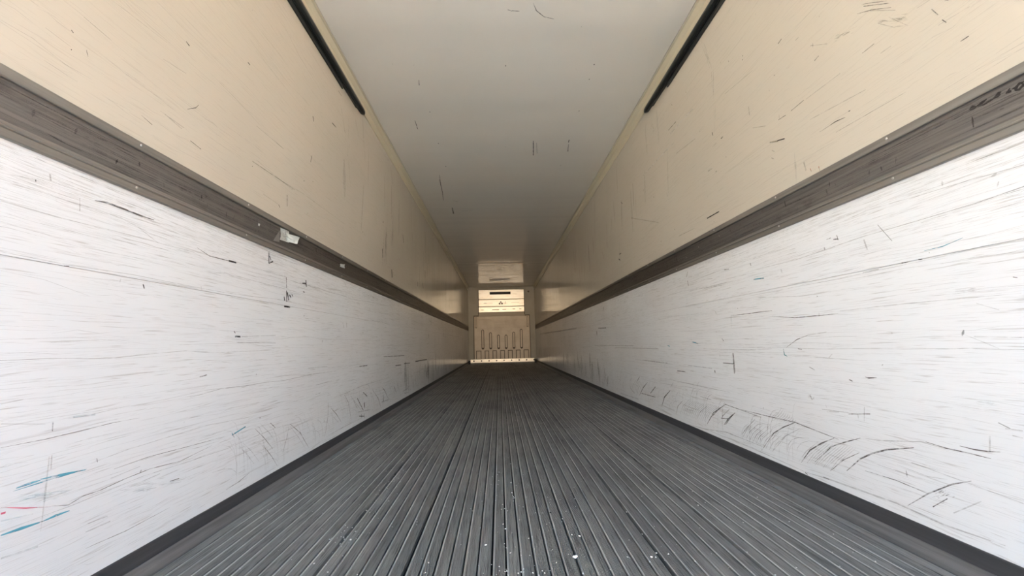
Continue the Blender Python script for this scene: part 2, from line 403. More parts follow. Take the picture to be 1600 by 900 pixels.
  ('R','g',3.7,[(2.196,0.15),(2.158,0.195),(2.073,0.254)]),
  ('R','g',3.6,[(2.168,0.149),(2.132,0.193),(2.048,0.252)]),
  ('R','g',3.6,[(2.141,0.149),(2.105,0.192),(2.024,0.25)]),
  ('R','g',3.5,[(2.115,0.148),(2.08,0.191),(2.0,0.248)]),
  ('R','g',3.5,[(2.089,0.147),(2.055,0.19),(1.977,0.247)]),
  ('R','g',3.2,[(2.064,0.308),(2.013,0.345),(1.988,0.372)]),
  ('R','g',3.1,[(2.048,0.307),(1.998,0.343),(1.977,0.366)]),
  ('R','g',3.1,[(2.032,0.306),(1.983,0.341),(1.966,0.361)]),
  ('R','g',3.1,[(2.016,0.306),(1.968,0.339),(1.956,0.357)]),
  ('R','g',3.1,[(2.001,0.305),(1.954,0.337),(1.945,0.352)]),
  ('R','g',3.0,[(1.986,0.305),(1.94,0.335),(1.934,0.347)]),
  ('R','g',3.0,[(1.971,0.304),(1.926,0.333),(1.924,0.342)]),
  ('R','g',3.0,[(1.956,0.304),(1.912,0.331),(1.914,0.337)]),
  ('R','g',3.0,[(1.942,0.303),(1.898,0.329),(1.904,0.333)]),
  ('R','o',11.1,[(1.8,0.451),(1.773,0.444)]),
  ('R','g',4.2,[(1.792,0.457),(1.781,0.436)]),
  ('R','d',3.7,[(2.39,0.311),(2.128,0.314),(1.903,0.32),(1.775,0.308),(1.664,0.298)]),
  ('R','g',3.3,[(1.549,0.328),(1.47,0.337),(1.331,0.365),(1.26,0.36)]),
  ('R','d',3.2,[(1.316,0.368),(1.259,0.363),(1.195,0.364),(1.142,0.363)]),
  ('R','d',3.2,[(1.217,0.379),(1.18,0.378),(1.145,0.381),(1.117,0.387)]),
  ('R','s',4.4,[(1.135,0.425),(1.142,0.382)]),
  ('R','d',2.6,[(1.558,0.21),(1.436,0.214),(1.334,0.206)]),
  ('R','g',2.4,[(1.427,0.268),(1.325,0.26),(1.267,0.27)]),
  ('R','c',7.2,[(1.154,0.514),(1.097,0.515)]),
  ('R','g',5.7,[(1.877,0.112),(1.74,0.123),(1.448,0.136),(1.296,0.128),(1.144,0.139)]),
  ('R','o',15.9,[(1.309,0.204),(1.273,0.23)]),
  ('R','g',3.2,[(1.733,0.405),(1.6,0.412)]),
  ('R','g',3.2,[(1.708,0.399),(1.646,0.407)]),
  ('R','d',2.5,[(1.6,0.407),(1.504,0.423)]),
  ('R','g',2.4,[(1.525,0.446),(1.534,0.392)]),
  ('R','d',2.6,[(1.11,0.465),(1.085,0.454)]),
  ('R','g',3.4,[(1.083,0.437),(1.061,0.435)]),
  ('R','g',3.4,[(1.096,0.452),(1.058,0.454)]),
  ('R','g',2.1,[(1.374,0.29),(1.086,0.267)]),
  ('R','g',5.1,[(2.79,0.118),(2.263,0.122),(1.877,0.112)]),
  ('R','n',3.7,[(1.877,0.109),(1.864,0.105)]),
  ('R','d',3.0,[(1.772,0.123),(1.74,0.123)]),
  ('R','g',4.8,[(3.141,0.153),(3.087,0.219),(2.972,0.277)]),
  ('R','g',4.8,[(3.112,0.154),(3.057,0.22),(2.941,0.279)]),
  ('R','g',4.7,[(3.083,0.155),(3.028,0.221),(2.91,0.28)]),
  ('R','g',4.7,[(3.055,0.156),(2.999,0.221),(2.881,0.281)]),
  ('R','g',4.6,[(3.028,0.158),(2.971,0.222),(2.851,0.283)]),
  ('R','g',4.6,[(3.001,0.159),(2.943,0.223),(2.823,0.284)]),
  ('R','g',4.6,[(2.974,0.16),(2.916,0.224),(2.795,0.285)]),
  ('R','g',4.5,[(2.948,0.161),(2.889,0.224),(2.768,0.286)]),
  ('R','g',4.5,[(2.923,0.162),(2.863,0.225),(2.741,0.288)]),
  ('R','g',4.4,[(2.898,0.163),(2.838,0.226),(2.714,0.289)]),
  ('R','g',4.4,[(2.873,0.164),(2.812,0.227),(2.689,0.29)]),
  ('R','g',4.4,[(2.849,0.165),(2.788,0.227),(2.663,0.291)]),
  ('R','g',4.3,[(2.825,0.166),(2.763,0.228),(2.638,0.292)]),
  ('R','g',4.3,[(2.801,0.167),(2.739,0.229),(2.614,0.293)]),
  ('R','g',4.3,[(2.778,0.168),(2.716,0.229),(2.59,0.294)]),
  ('R','g',4.2,[(2.755,0.169),(2.693,0.23),(2.566,0.295)]),
  ('R','g',6.6,[(4.284,0.183),(4.221,0.26),(4.1,0.329)]),
  ('R','g',6.5,[(4.239,0.185),(4.174,0.259),(4.065,0.327)]),
  ('R','g',6.4,[(4.195,0.186),(4.129,0.259),(4.03,0.326)]),
  ('R','g',6.4,[(4.152,0.187),(4.084,0.259),(3.997,0.324)]),
  ('R','g',6.3,[(4.11,0.188),(4.041,0.258),(3.963,0.322)]),
  ('R','g',6.2,[(4.069,0.189),(3.998,0.258),(3.931,0.32)]),
  ('R','g',6.2,[(4.029,0.19),(3.957,0.258),(3.898,0.319)]),
  ('R','g',3.6,[(2.356,0.174),(2.319,0.218),(2.268,0.249)]),
  ('R','g',3.6,[(2.341,0.172),(2.305,0.216),(2.254,0.247)]),
  ('R','g',3.6,[(2.326,0.17),(2.291,0.215),(2.241,0.245)]),
  ('R','g',3.5,[(2.311,0.169),(2.276,0.213),(2.227,0.243)]),
  ('R','g',3.5,[(2.297,0.167),(2.262,0.211),(2.214,0.241)]),
  ('R','g',3.5,[(2.283,0.165),(2.249,0.209),(2.201,0.239)]),
  ('R','g',3.5,[(2.269,0.164),(2.235,0.207),(2.187,0.237)]),
  ('R','g',3.4,[(2.255,0.162),(2.222,0.205),(2.175,0.235)]),
  ('R','g',3.4,[(2.241,0.161),(2.208,0.203),(2.162,0.233)]),
  ('R','g',3.4,[(2.228,0.159),(2.195,0.202),(2.149,0.231)]),
  ('R','g',3.4,[(2.214,0.158),(2.182,0.2),(2.137,0.229)]),
  ('R','g',3.4,[(2.201,0.156),(2.169,0.198),(2.124,0.227)]),
  ('R','n',10.7,[(3.492,0.16),(3.425,0.241),(3.292,0.312)]),
  ('R','d',7.9,[(4.281,0.274),(4.308,0.221),(4.189,0.184)]),
  ('R','d',6.2,[(4.006,0.361),(4.106,0.3)]),
  ('R','n',8.2,[(3.797,0.328),(3.913,0.271),(4.042,0.183)]),
  ('R','d',8.0,[(3.74,0.237),(3.608,0.307)]),
  ('R','g',5.0,[(3.223,0.38),(3.288,0.335)]),
  ('R','d',4.9,[(3.213,0.141),(3.175,0.206),(3.088,0.255)]),
  ('R','d',5.0,[(2.738,0.156),(2.677,0.211),(2.557,0.285),(2.484,0.319)]),
  ('R','d',7.7,[(2.528,0.19),(2.477,0.234),(2.396,0.284)]),
  ('R','d',4.3,[(2.346,0.176),(2.281,0.226),(2.21,0.28)]),
  ('R','g',5.3,[(2.879,0.169),(2.821,0.219),(2.717,0.273)]),
  ('R','g',5.2,[(3.395,0.396),(3.063,0.395),(2.657,0.394),(2.428,0.395)]),
  ('R','d',6.1,[(3.98,0.209),(3.625,0.216)]),
  ('R','d',6.8,[(3.134,0.473),(2.998,0.477)]),
  ('R','d',3.8,[(2.474,0.563),(2.363,0.562)]),
  ('R','d',4.4,[(2.352,0.594),(2.358,0.56),(2.362,0.509)]),
  ('R','n',7.2,[(2.578,0.512),(2.58,0.5)]),
  ('R','s',14.0,[(3.048,0.203),(2.908,0.211)]),
  ('R','g',5.5,[(3.019,0.103),(2.771,0.118),(2.513,0.152),(2.179,0.151)]),
  ('R','g',7.6,[(4.091,0.524),(3.566,0.522),(3.216,0.518)]),
  ('R','g',4.6,[(2.942,0.524),(2.61,0.522)]),
  ('R','d',3.9,[(2.544,0.228),(2.53,0.245),(2.444,0.299)]),
  ('R','d',3.9,[(2.556,0.226),(2.476,0.236)]),
  ('R','g',4.3,[(2.801,0.326),(2.658,0.322)]),
  ('R','d',3.5,[(2.495,0.317),(2.154,0.3)]),
  ('R','g',7.2,[(4.68,0.127),(4.079,0.14)]),
  ('R','n',6.0,[(2.502,1.474),(2.365,1.473)]),
  ('R','n',7.5,[(3.333,1.9195),(3.334,1.9285)]),
  ('R','d',9.4,[(4.238,2.203),(4.188,2.164)]),
  ('R','s',9.9,[(3.079,1.864),(3.056,1.822)]),
  ('R','n',8.1,[(4.257,1.9032),(4.258,1.9128)]),
  ('R','n',5.7,[(2.982,1.5356),(2.983,1.5424)]),
  ('R','n',6.2,[(3.252,1.5103),(3.2529999999999997,1.5177)]),
  ('R','s',20.1,[(5.14,1.859),(5.068,1.762)]),
  ('R','n',9.7,[(4.411,1.661),(4.343,1.659)]),
  ('R','n',11.2,[(4.446,1.617),(4.391,1.59)]),
  ('R','n',14.1,[(7.02,2.003),(7.023,1.906)]),
  ('R','n',11.4,[(5.225,1.153),(5.261,1.097)]),
  ('R','n',8.5,[(4.559,1.1599),(4.5600000000000005,1.1701)]),
  ('R','n',22.7,[(5.655,0.851),(5.654,0.798)]),
  ('R','d',10.3,[(5.567,0.888),(5.149,0.878)]),
  ('R','g',25.0,[(13.572,1.003),(7.134,0.947)]),
  ('R','d',5.4,[(2.826,1.187),(2.861,1.152)]),
  ('R','d',5.4,[(2.845,1.124),(2.838,1.083)]),
  ('R','b',6.2,[(2.847,0.69),(2.766,0.679)]),
  ('R','b',6.1,[(3.282,0.665),(3.239,0.657)]),
  ('R','n',5.6,[(2.579,0.512),(2.576,0.498)]),
  ('R','d',4.4,[(2.353,0.623),(2.354,0.513)]),
  ('R','g',9.0,[(5.822,0.657),(4.129,0.658)]),
  ('R','g',6.0,[(3.891,0.525),(3.308,0.524)]),
  ('R','g',7.4,[(4.79,0.634),(3.478,0.636)]),
  ('R','s',18.2,[(4.614,2.143),(4.7,1.974)]),
  ('R','s',21.1,[(5.371,2.639),(5.49,1.996)]),
  ('R','s',19.1,[(4.863,2.192),(4.883,1.851)]),
  ('R','s',31.3,[(6.721,1.784),(6.729,1.593)]),
  ('R','g',6.2,[(3.944,1.931),(3.278,1.682)]),
  ('R','g',4.7,[(2.923,1.47),(2.674,1.459)]),
  ('R','g',4.0,[(2.817,1.047),(2.353,1.035)]),
  ('R','s',20.8,[(5.394,0.277),(5.358,0.179)]),
  ('R','s',29.4,[(7.628,0.319),(7.588,0.198)]),
  ('R','s',27.7,[(7.184,0.32),(7.155,0.186)]),
  ('T','n',8.0,[(1.041,1.333),(1.034,1.335),(1.024,1.332)]),
  ('T','n',4.6,[(1.024,1.333),(1.011,1.335),(0.998,1.339)]),
  ('T','n',2.8,[(1.022,1.33),(1.006,1.328),(0.991,1.33),(0.984,1.33)]),
  ('T','n',4.7,[(0.986,1.331),(0.977,1.334),(0.972,1.339),(0.966,1.339)]),
  ('T','n',4.4,[(0.984,1.331),(0.975,1.332),(0.968,1.334)]),
  ('T','n',4.0,[(0.958,1.328),(0.953,1.33),(0.948,1.337)]),
  ('T','n',3.3,[(0.954,1.329),(0.946,1.328)]),
  ('T','n',3.6,[(0.944,1.332),(0.937,1.331),(0.928,1.337),(0.919,1.336)]),
  ('T','n',3.9,[(0.939,1.324),(0.93,1.322),(0.921,1.326)]),
  ('T','n',3.2,[(0.934,1.327),(0.932,1.334),(0.924,1.336),(0.921,1.329),(0.93,1.325)]),
  ('T','n',3.2,[(0.94,1.328),(0.933,1.327)]),
  ('T','d',2.4,[(0.991,1.312),(0.971,1.312),(0.949,1.314),(0.923,1.309)]),
  ('T','d',2.0,[(0.976,1.294),(0.967,1.293)]),
  ('T','d',2.4,[(1.063,1.349),(1.038,1.348),(1.01,1.351),(0.987,1.354)]),
  ('T','n',2.4,[(0.919,1.336),(0.911,1.337)]),
  ('T','n',2.9,[(0.922,1.325),(0.913,1.327)]),
]

# ---------------------------------------------------------------- helpers
COL = sc.collection
def link(name, me, mat=None, parent=None, kind=None, label=None, cat=None, group=None):
    o = bpy.data.objects.new(name, me); COL.objects.link(o)
    if mat is not None:
        for m in (mat if isinstance(mat, (list, tuple)) else [mat]): me.materials.append(m)
    if parent is not None: o.parent = parent
    if kind: o['kind'] = kind
    if label: o['label'] = label
    if cat: o['category'] = cat
    if group: o['group'] = group
    return o
def empty(name, loc, label, cat, group=None):
    o = bpy.data.objects.new(name, None); COL.objects.link(o); o.location = loc
    o.empty_display_size = 0.1
    o['label'] = label; o['category'] = cat
    if group: o['group'] = group
    return o
def bm_mesh(bm, name, smooth=False):
    bmesh.ops.recalc_face_normals(bm, faces=bm.faces)
    me = bpy.data.meshes.new(name); bm.to_mesh(me); bm.free()
    if smooth:
        for p in me.polygons: p.use_smooth = True
    return me
def box(bm, x0, x1, y0, y1, z0, z1, bev=0.0, mi=0):
    vs = [bm.verts.new((x, y, z)) for x in (x0, x1) for y in (y0, y1) for z in (z0, z1)]
    fs = []
    for q in ((0,1,3,2),(4,6,7,5),(0,4,5,1),(2,3,7,6),(0,2,6,4),(1,5,7,3)):
        f = bm.faces.new([vs[i] for i in q]); f.material_index = mi; fs.append(f)
    if bev:
        es = list({ed for f in fs for ed in f.edges})
        r = bmesh.ops.bevel(bm, geom=es, offset=bev, segments=1, affect='EDGES', profile=0.5)
        for f in r['faces']: f.material_index = mi
def box_mesh(name, *a, **k):
    bm = bmesh.new(); box(bm, *a, **k); return bm_mesh(bm, name)
def extrude_y(name, prof, y0, y1, closed=True, mi=None, steps=1, smooth=False):
    """profile of (x, z) points swept along the trailer"""
    bm = bmesh.new(); rings = []
    for s in range(steps + 1):
        y = y0 + (y1 - y0)*s/steps
        rings.append([bm.verts.new((x, y, z)) for x, z in prof])
    n = len(prof)
    for s in range(steps):
        for i in range(n if closed else n - 1):
            f = bm.faces.new((rings[s][i], rings[s][(i+1) % n], rings[s+1][(i+1) % n], rings[s+1][i]))
            if mi: f.material_index = mi[i]
    if closed:
        bm.faces.new(rings[0]); bm.faces.new(rings[-1])
    return bm_mesh(bm, name, smooth)

# ---------------------------------------------------------------- materials
class NB:
    """tiny node builder"""
    def __init__(s, name):
        s.m = bpy.data.materials.new(name); s.m.use_nodes = True
        s.t = s.m.node_tree; s.p = s.t.nodes['Principled BSDF']; s.out = s.t.nodes['Material Output']
        s.geo = s.t.nodes.new('ShaderNodeNewGeometry')
    def n(s, ty, **k):
        nd = s.t.nodes.new(ty)
        for a, v in k.items(): setattr(nd, a, v)
        return nd
    def l(s, a, b): s.t.links.new(a, b)
    def coord(s, sx, sy, sz, wob=0.0):
        """world position scaled per axis, with an optional slow waviness"""
        src = s.geo.outputs['Position']
        if wob:
            nz = s.n('ShaderNodeTexNoise'); nz.inputs['Scale'].default_value = 0.9; nz.inputs['Detail'].default_value = 3
            s.l(src, nz.inputs['Vector'])
            sub = s.n('ShaderNodeVectorMath', operation='SUBTRACT'); s.l(nz.outputs['Color'], sub.inputs[0]); sub.inputs[1].default_value = (.5, .5, .5)
            scl = s.n('ShaderNodeVectorMath', operation='SCALE'); s.l(sub.outputs[0], scl.inputs[0]); scl.inputs['Scale'].default_value = wob
            ad = s.n('ShaderNodeVectorMath', operation='ADD'); s.l(src, ad.inputs[0]); s.l(scl.outputs[0], ad.inputs[1]); src = ad.outputs[0]
        mu = s.n('ShaderNodeVectorMath', operation='MULTIPLY'); s.l(src, mu.inputs[0]); mu.inputs[1].default_value = (sx, sy, sz)
        return mu.outputs[0]
    def noise(s, vec, scale=1, detail=4, rough=.55, dist=0):
        nz = s.n('ShaderNodeTexNoise'); s.l(vec, nz.inputs['Vector'])
        nz.inputs['Scale'].default_value = scale; nz.inputs['Detail'].default_value = detail
        nz.inputs['Roughness'].default_value = rough; nz.inputs['Distortion'].default_value = dist
        return nz.outputs['Fac']
    def ramp(s, fac, a, b, va=0., vb=1.):
        r = s.n('ShaderNodeMapRange'); s.l(fac, r.inputs['Value'])
        for nme, v in (('From Min', a), ('From Max', b), ('To Min', va), ('To Max', vb)): r.inputs[nme].default_value = v
        return r.outputs[0]
    def mul(s, a, b, op='MULTIPLY'):
        m = s.n('ShaderNodeMath', operation=op); s.l(a, m.inputs[0])
        if isinstance(b, (int, float)): m.inputs[1].default_value = b
        else: s.l(b, m.inputs[1])
        return m.outputs[0]
    def mix(s, fac, a, b):
        m = s.n('ShaderNodeMix', data_type='RGBA')
        if isinstance(fac, (int, float)): m.inputs['Factor'].default_value = fac
        else: s.l(fac, m.inputs['Factor'])
        for sock, v in ((m.inputs[6], a), (m.inputs[7], b)):
            if isinstance(v, tuple): sock.default_value = (*v, 1)
            else: s.l(v, sock)
        return m.outputs[2]
    def bump(s, h, strength, dist, prev=None):
        b = s.n('ShaderNodeBump'); s.l(h, b.inputs['Height'])
        b.inputs['Strength'].default_value = strength; b.inputs['Distance'].default_value = dist
        if prev is not None: s.l(prev, b.inputs['Normal'])
        return b.outputs[0]
    def done(s, col=None, rough=None, nrm=None, metal=0., spec=.5, coat=0.):
        for nme, v in (('Base Color', col), ('Roughness', rough), ('Normal', nrm)):
            if v is None: continue
            if isinstance(v, tuple): s.p.inputs[nme].default_value = (*v, 1)
            elif isinstance(v, (int, float)): s.p.inputs[nme].default_value = v
            else: s.l(v, s.p.inputs[nme])
        s.p.inputs['Metallic'].default_value = metal
        s.p.inputs['Specular IOR Level'].default_value = spec
        s.p.inputs['Coat Weight'].default_value = coat
        return s.m

def liner_material(name, clean, tint, worn, grain, rough):
    b = NB(name)
    big = b.noise(b.coord(.6, .5, .9), 1.0, 2)
    c = b.mix(b.ramp(big, .38, .66), clean, tint)
    # long thin rub streaks running with the trailer, in patches
    patch = b.ramp(b.noise(b.coord(1, .9, 1.6), 1.3, 3), .40, .62)
    s1 = b.ramp(b.noise(b.coord(1, 2.2, 95, .10), 1.0, 3, .6), .60, .74)
    s2 = b.ramp(b.noise(b.coord(1, 7.5, 210, .06), 1.0, 2, .6), .60, .72)
    st = b.mul(b.mul(s1, patch), .42*grain)
    c = b.mix(st, c, worn)
    c = b.mix(b.mul(s2, .30*grain), c, worn)
    sm = b.ramp(b.noise(b.coord(1, .7, 1.1), 1.3, 2, .5), .40, .75, 0, .12*grain)
    c = b.mix(sm, c, worn)
    wav = b.noise(b.coord(.5, 1.6, .5), 1.0, 2)
    fine = b.noise(b.coord(1, 14, 120), 1.0, 2)
    nrm = b.bump(fine, .10*grain, .003, b.bump(wav, .5, .012))
    r = rough
    return b.done(c, r, nrm, spec=.5)
M_upper = liner_material('cream_fibreglass_liner', (.575, .54, .46), (.545, .51, .43), (.34, .29, .22), .8, .16)
M_lower = liner_material('white_scuff_liner', (.80, .835, .86), (.77, .795, .81), (.37, .36, .345), 1.6, .20)

b = NB('ceiling_liner')
wv = b.noise(b.coord(.12, 2.6, 1), 1.0, 1); wv2 = b.noise(b.coord(.8, 1.2, 1), 1.0, 2)
c = b.mix(b.ramp(b.noise(b.coord(.8, .8, 1), 1.1, 4), .35, .7), (.80, .77, .70), (.77, .735, .66))
M_ceil = b.done(c, .10, b.bump(wv, .30, .030, b.bump(wv2, .3, .01)), spec=.5)

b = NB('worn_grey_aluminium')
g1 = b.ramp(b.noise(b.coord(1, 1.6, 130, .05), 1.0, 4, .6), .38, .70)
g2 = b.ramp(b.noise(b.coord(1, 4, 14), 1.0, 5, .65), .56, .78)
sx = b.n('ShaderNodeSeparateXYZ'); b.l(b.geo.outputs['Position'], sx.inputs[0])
depth_tone = b.ramp(sx.outputs['Y'], .9, 3.2)        # lighter near the doors, much darker further in
c = b.mix(depth_tone, b.mix(g1, (.225, .213, .20), (.135, .128, .12)), b.mix(g1, (.075, .065, .055), (.04, .034, .028)))
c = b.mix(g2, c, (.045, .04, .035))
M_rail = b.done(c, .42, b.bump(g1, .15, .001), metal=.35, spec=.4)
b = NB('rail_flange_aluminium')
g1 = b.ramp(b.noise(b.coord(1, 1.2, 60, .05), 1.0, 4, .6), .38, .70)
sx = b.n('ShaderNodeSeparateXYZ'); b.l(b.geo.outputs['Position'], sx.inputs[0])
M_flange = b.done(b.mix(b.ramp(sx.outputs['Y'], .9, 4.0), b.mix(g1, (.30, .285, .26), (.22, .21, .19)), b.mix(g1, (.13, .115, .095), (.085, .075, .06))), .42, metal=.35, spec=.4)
M_rivet = NB('bright_rivet').done((.55, .54, .52), .35, metal=.8)

b = NB('dirty_floor_aluminium')
t1 = b.noise(b.coord(21.6, .5, 1), 1.0, 2)
t2 = b.noise(b.coord(2.5, 1.4, 1), 1.0, 5, .6)
t3 = b.noise(b.coord(300, 6, 1), 1.0, 3, .6)
c = b.mix(b.ramp(t1, .35, .65), (.235, .236, .225), (.33, .332, .318))
c = b.mix(b.ramp(t2, .45, .72, 0, .5), c, (.10, .10, .10))
c = b.mix(b.ramp(t3, .50, .68, 0, .75), c, (.05, .05, .05))
M_floor = b.done(c, b.ramp(t2, .3, .7, .42, .60), metal=.25, spec=.35)
b = NB('polished_floor_edge')
t3 = b.noise(b.coord(60, 2.2, 1), 1.0, 4, .6)
M_bead = b.done(b.mix(b.ramp(t3, .42, .64), (.50, .505, .495), (.28, .28, .275)), .38, metal=.4)
M_black = NB('black_recess').done((.012, .012, .012), .7)
b = NB('black_rubber_strip')
t3 = b.noise(b.coord(1, 2, 60), 1.0, 4, .6)
M_rubber = b.done(b.mix(b.ramp(t3, .4, .7), (.045, .047, .050), (.065, .066, .070)), .55, spec=.3)
b = NB('scuffed_aluminium_toe')
t3 = b.noise(b.coord(1, 2, 60), 1.0, 4, .6); t4 = b.noise(b.coord(1, 5, 20), 1.0, 4, .6)
c = b.mix(b.ramp(t3, .4, .7), (.22, .22, .22), (.13, .13, .13))
M_toe = b.done(b.mix(b.ramp(t4, .66, .74, 0, .5), c, (.10, .055, .035)), .45, metal=.3)
M_cove = NB('cream_cove').done((.60, .555, .42), .35)
M_covegrey = NB('grey_cove_lip').done((.42, .40, .35), .4)
b = NB('black_anodised_rail')
M_track = b.done((.016, .018, .017), .30, metal=.0, spec=.6)
b = NB('grey_green_bulkhead')
M_bulk = b.done(b.mix(b.ramp(b.noise(b.coord(3, 1, 2), 1.0, 4), .4, .7), (.27, .25, .205), (.23, .21, .17)), .48, spec=.35)
b = NB('tan_moulded_plastic')
M_tan = b.done(b.mix(b.ramp(b.noise(b.coord(4, 1, 4), 1.0, 4), .4, .7), (.43, .345, .25), (.37, .295, .21)), .42)
M_tandark = NB('brown_groove').done((.06, .04, .027), .7)
b = NB('white_board')
M_board = b.done(b.mix(b.ramp(b.noise(b.coord(3, 1, 14), 1.0, 4), .45, .7), (.93, .84, .70), (.80, .70, .56)), .30, metal=.10)
M_paper = NB('torn_white_paper').done((.78, .82, .80), .7)
M_ink = NB('dark_print').done((.05, .055, .06), .7)
M_glue = NB('grey_glue_residue').done((.30, .30, .28), .8)
b = NB('concrete_yard')
M_ground = b.done(b.mix(b.ramp(b.noise(b.coord(.3, .3, .3), 1.0, 5), .3, .7), (.50, .475, .43), (.43, .405, .36)), .9)
b = NB('trailer_outside')
M_out = b.done((.75, .75, .75), .4)

def mark_material():
    """scratches and smears: colour and opacity come with each stroke, broken up along its length"""
    b = NB('scratch_ink')
    at = b.n('ShaderNodeAttribute'); at.attribute_name = 'tone'
    tr = b.n('ShaderNodeBsdfTransparent'); mx = b.n('ShaderNodeMixShader')
    br = b.ramp(b.noise(b.coord(40, 26, 40), 1.0, 4, .65), .34, .54, .25, 1.)
    b.l(b.mul(at.outputs['Alpha'], br), mx.inputs[0])
    b.l(tr.outputs[0], mx.inputs[1]); b.l(b.p.outputs[0], mx.inputs[2]); b.l(mx.outputs[0], b.out.inputs[0])
    return b.done(at.outputs['Color'], .6, spec=.2)
M_mark = mark_material()

TONES = {'g': (.26, .24, .22, .27), 'd': (.12, .11, .10, .66), 'n': (.030, .027, .025, .95), 's': (.26, .22, .17, .26),
         'w': (.85, .82, .75, .5), 'b': (.09, .36, .47, .75), 'c': (.28, .55, .62, .22), 't': (.02, .20, .20, .9),
         'p': (.60, .08, .16, .7), 'p2': (.55, .25, .15, .5), 'o': (.24, .20, .10, .35)}

class Strokes:
    def __init__(s): s.v = []; s.f = []; s.c = []
    def add(s, pts, w, tone, place, alpha=1.0, taper=True):
        """pts in the plane of the surface (a, b); w in metres; place(a, b, lift) gives the 3D point"""
        P = [Vector(p) for p in pts]
        if len(P) == 2: P.insert(1, (P[0] + P[1])*.5)
        lift = random.uniform(.0003, .0009); n = len(P); base = len(s.v)
        for i, p in enumerate(P):
            d = (P[min(i+1, n-1)] - P[max(i-1, 0)])
            if d.length < 1e-6: d = Vector((1, 0))
            nn = Vector((-d.y, d.x)).normalized()
            k = w*.5*((.35 if i in (0, n-1) else 1.0) if taper else 1.0)
            for sg in (-1, 1): s.v.append(place(*(p + nn*k*sg), lift))
        r, g, b_, a = TONES[tone]
        for i in range(n-1):
            q = base + 2*i; s.f.append((q, q+1, q+3, q+2)); s.c.append((r, g, b_, a*alpha))
    def build(s, name, parent, **k):
        me = bpy.data.meshes.new(name); me.from_pydata(s.v, [], s.f)
        at = me.color_attributes.new('tone', 'FLOAT_COLOR', 'CORNER')
        buf = []
        for c in s.c: buf += list(c)*4
        at.data.foreach_set('color', buf); me.update()
        return link(name, me, M_mark, parent, **k)
PL = lambda a, b_, h: (-W2 + .0015 + h, a, b_)
PR = lambda a, b_, h: (W2 - .0015 - h, a, b_)
PC = lambda a, b_, h: (a, b_, H - h)
PT = lambda a, b_, h: (W2 - .0055 - h, a, b_)
PTL = lambda a, b_, h: (-W2 + .0055 + h, a, b_)

# ---------------------------------------------------------------- the shell: walls, ceiling, floor
TH = .08
wall = {}
for side, sg in (('left', -1), ('right', 1)):
    x0, x1 = sorted((sg*(W2 + .006), sg*(W2 + TH)))
    wall[side] = link('wall_' + side, box_mesh('wall_' + side, x0, x1, Y0, D + .3, -.12, H + .07), M_out, kind='structure')
    # liner boards with a recessed joint between them
    for z0, z1, m, lb in ((.085, .9428, M_lower, 'lower white scuff liner board'), (.9452, 1.30, M_lower, 'narrow white scuff liner board'), (1.30, H, M_upper, 'tall cream upper liner panel')):
        a, c = sorted((sg*W2, sg*(W2 + .0055)))
        link('liner_panel', box_mesh('liner_panel', a, c, Y0, D + .02, z0, z1, bev=.0006), m, wall[side], label=lb)
ceil = link('ceiling', box_mesh('ceiling', -W2 - TH, W2 + TH, Y0, D + .3, H, H + TH), M_ceil, kind='structure')

floor = link('floor', box_mesh('floor', -W2 - TH, W2 + TH, Y0, D + .3, -.14, -.028), M_black, kind='structure')
PLANKS = [-1.236, -.975, -.70, -.4165, -.139, .139, .4165, .70, .975, 1.236]
NR = 6
random.seed(5)
for k in range(9):
    a, c = PLANKS[k], PLANKS[k+1]
    wide = .0042
    a += wide if k in (2, 3, 6, 7) else .0010; c -= wide if k in (1, 2, 5, 6) else .0010
    pk = link('floor_plank', box_mesh('floor_plank', a, c, Y0, D, -.027, -.019), M_black, floor)
    edge = k in (0, 8)
    pit = (c - a)/NR
    for r in range(NR):
        x = a + r*pit; g = .0030
        flat = (k == 0 and r == 0) or (k == 8 and r == NR-1)   # the smooth tread along each wall
        if flat:
            prof = [(x+g, -.019), (x+g, -.001), (x+g+.001, 0), (x+pit-g-.001, 0), (x+pit-g, -.001), (x+pit-g, -.019)]
            mi = [0]*6
        else:
            # bright rounded bead on one edge, fine grooves over the rest
            prof = [(x+g, -.019), (x+g, -.0005), (x+g+.0012, .0012), (x+g+.0050, .0012), (x+g+.0064, -.0006)]
            mi = [0, 1, 1, 1, 0]
            u = x+g+.0064; stepw = (x+pit-g - u)/8
            for j in range(8):
                prof += [(u+j*stepw+.0007, -.0032), (u+j*stepw+.0020, -.0032), (u+j*stepw+.0026, -.0001), (u+(j+1)*stepw, -.0001)]
                mi += [0, 0, 0, 0]
            prof += [(x+pit-g, -.019)]; mi += [0]
        link('tread_rib', extrude_y('tread_rib', prof, Y0, D, mi=mi), [M_floor, M_bead], pk)

# kerb along the foot of each wall: aluminium toe with a black strip above it
for side, sg in (('left', -1), ('right', 1)):
    bb = link('baseboard_' + side, extrude_y('baseboard_' + side, [(sg*(W2+.004), -.02), (sg*(W2-.013), -.02), (sg*(W2-.013), .002), (sg*(W2-.007), .049), (sg*(W2+.004), .049)], Y0, D), M_toe, kind='structure')
    link('rubber_strip', extrude_y('rubber_strip', [(sg*(W2+.004), .050), (sg*(W2-.006), .050), (sg*(W2-.0045), .097), (sg*(W2-.003), .100), (sg*(W2+.004), .100)], Y0, D), M_rubber, bb, label='black strip above the metal toe')

# cove strips in the two upper corners
for i, sg in ((1, -1), (2, 1)):
    pr = [(sg*W2, 2.738), (sg*(W2-.005), 2.738), (sg*(W2-.007), 2.742), (sg*(W2-.007), 2.815), (sg*(W2-.030), H-.007), (sg*(W2-.046), H-.007), (sg*(W2-.048), H), (sg*W2, H)]
    t = link('trim_%d' % i, extrude_y('trim_%d' % i, pr, Y0, D, mi=[0, 0, 0, 0, 0, 1, 1, 0]), [M_cove, M_covegrey], kind='structure')

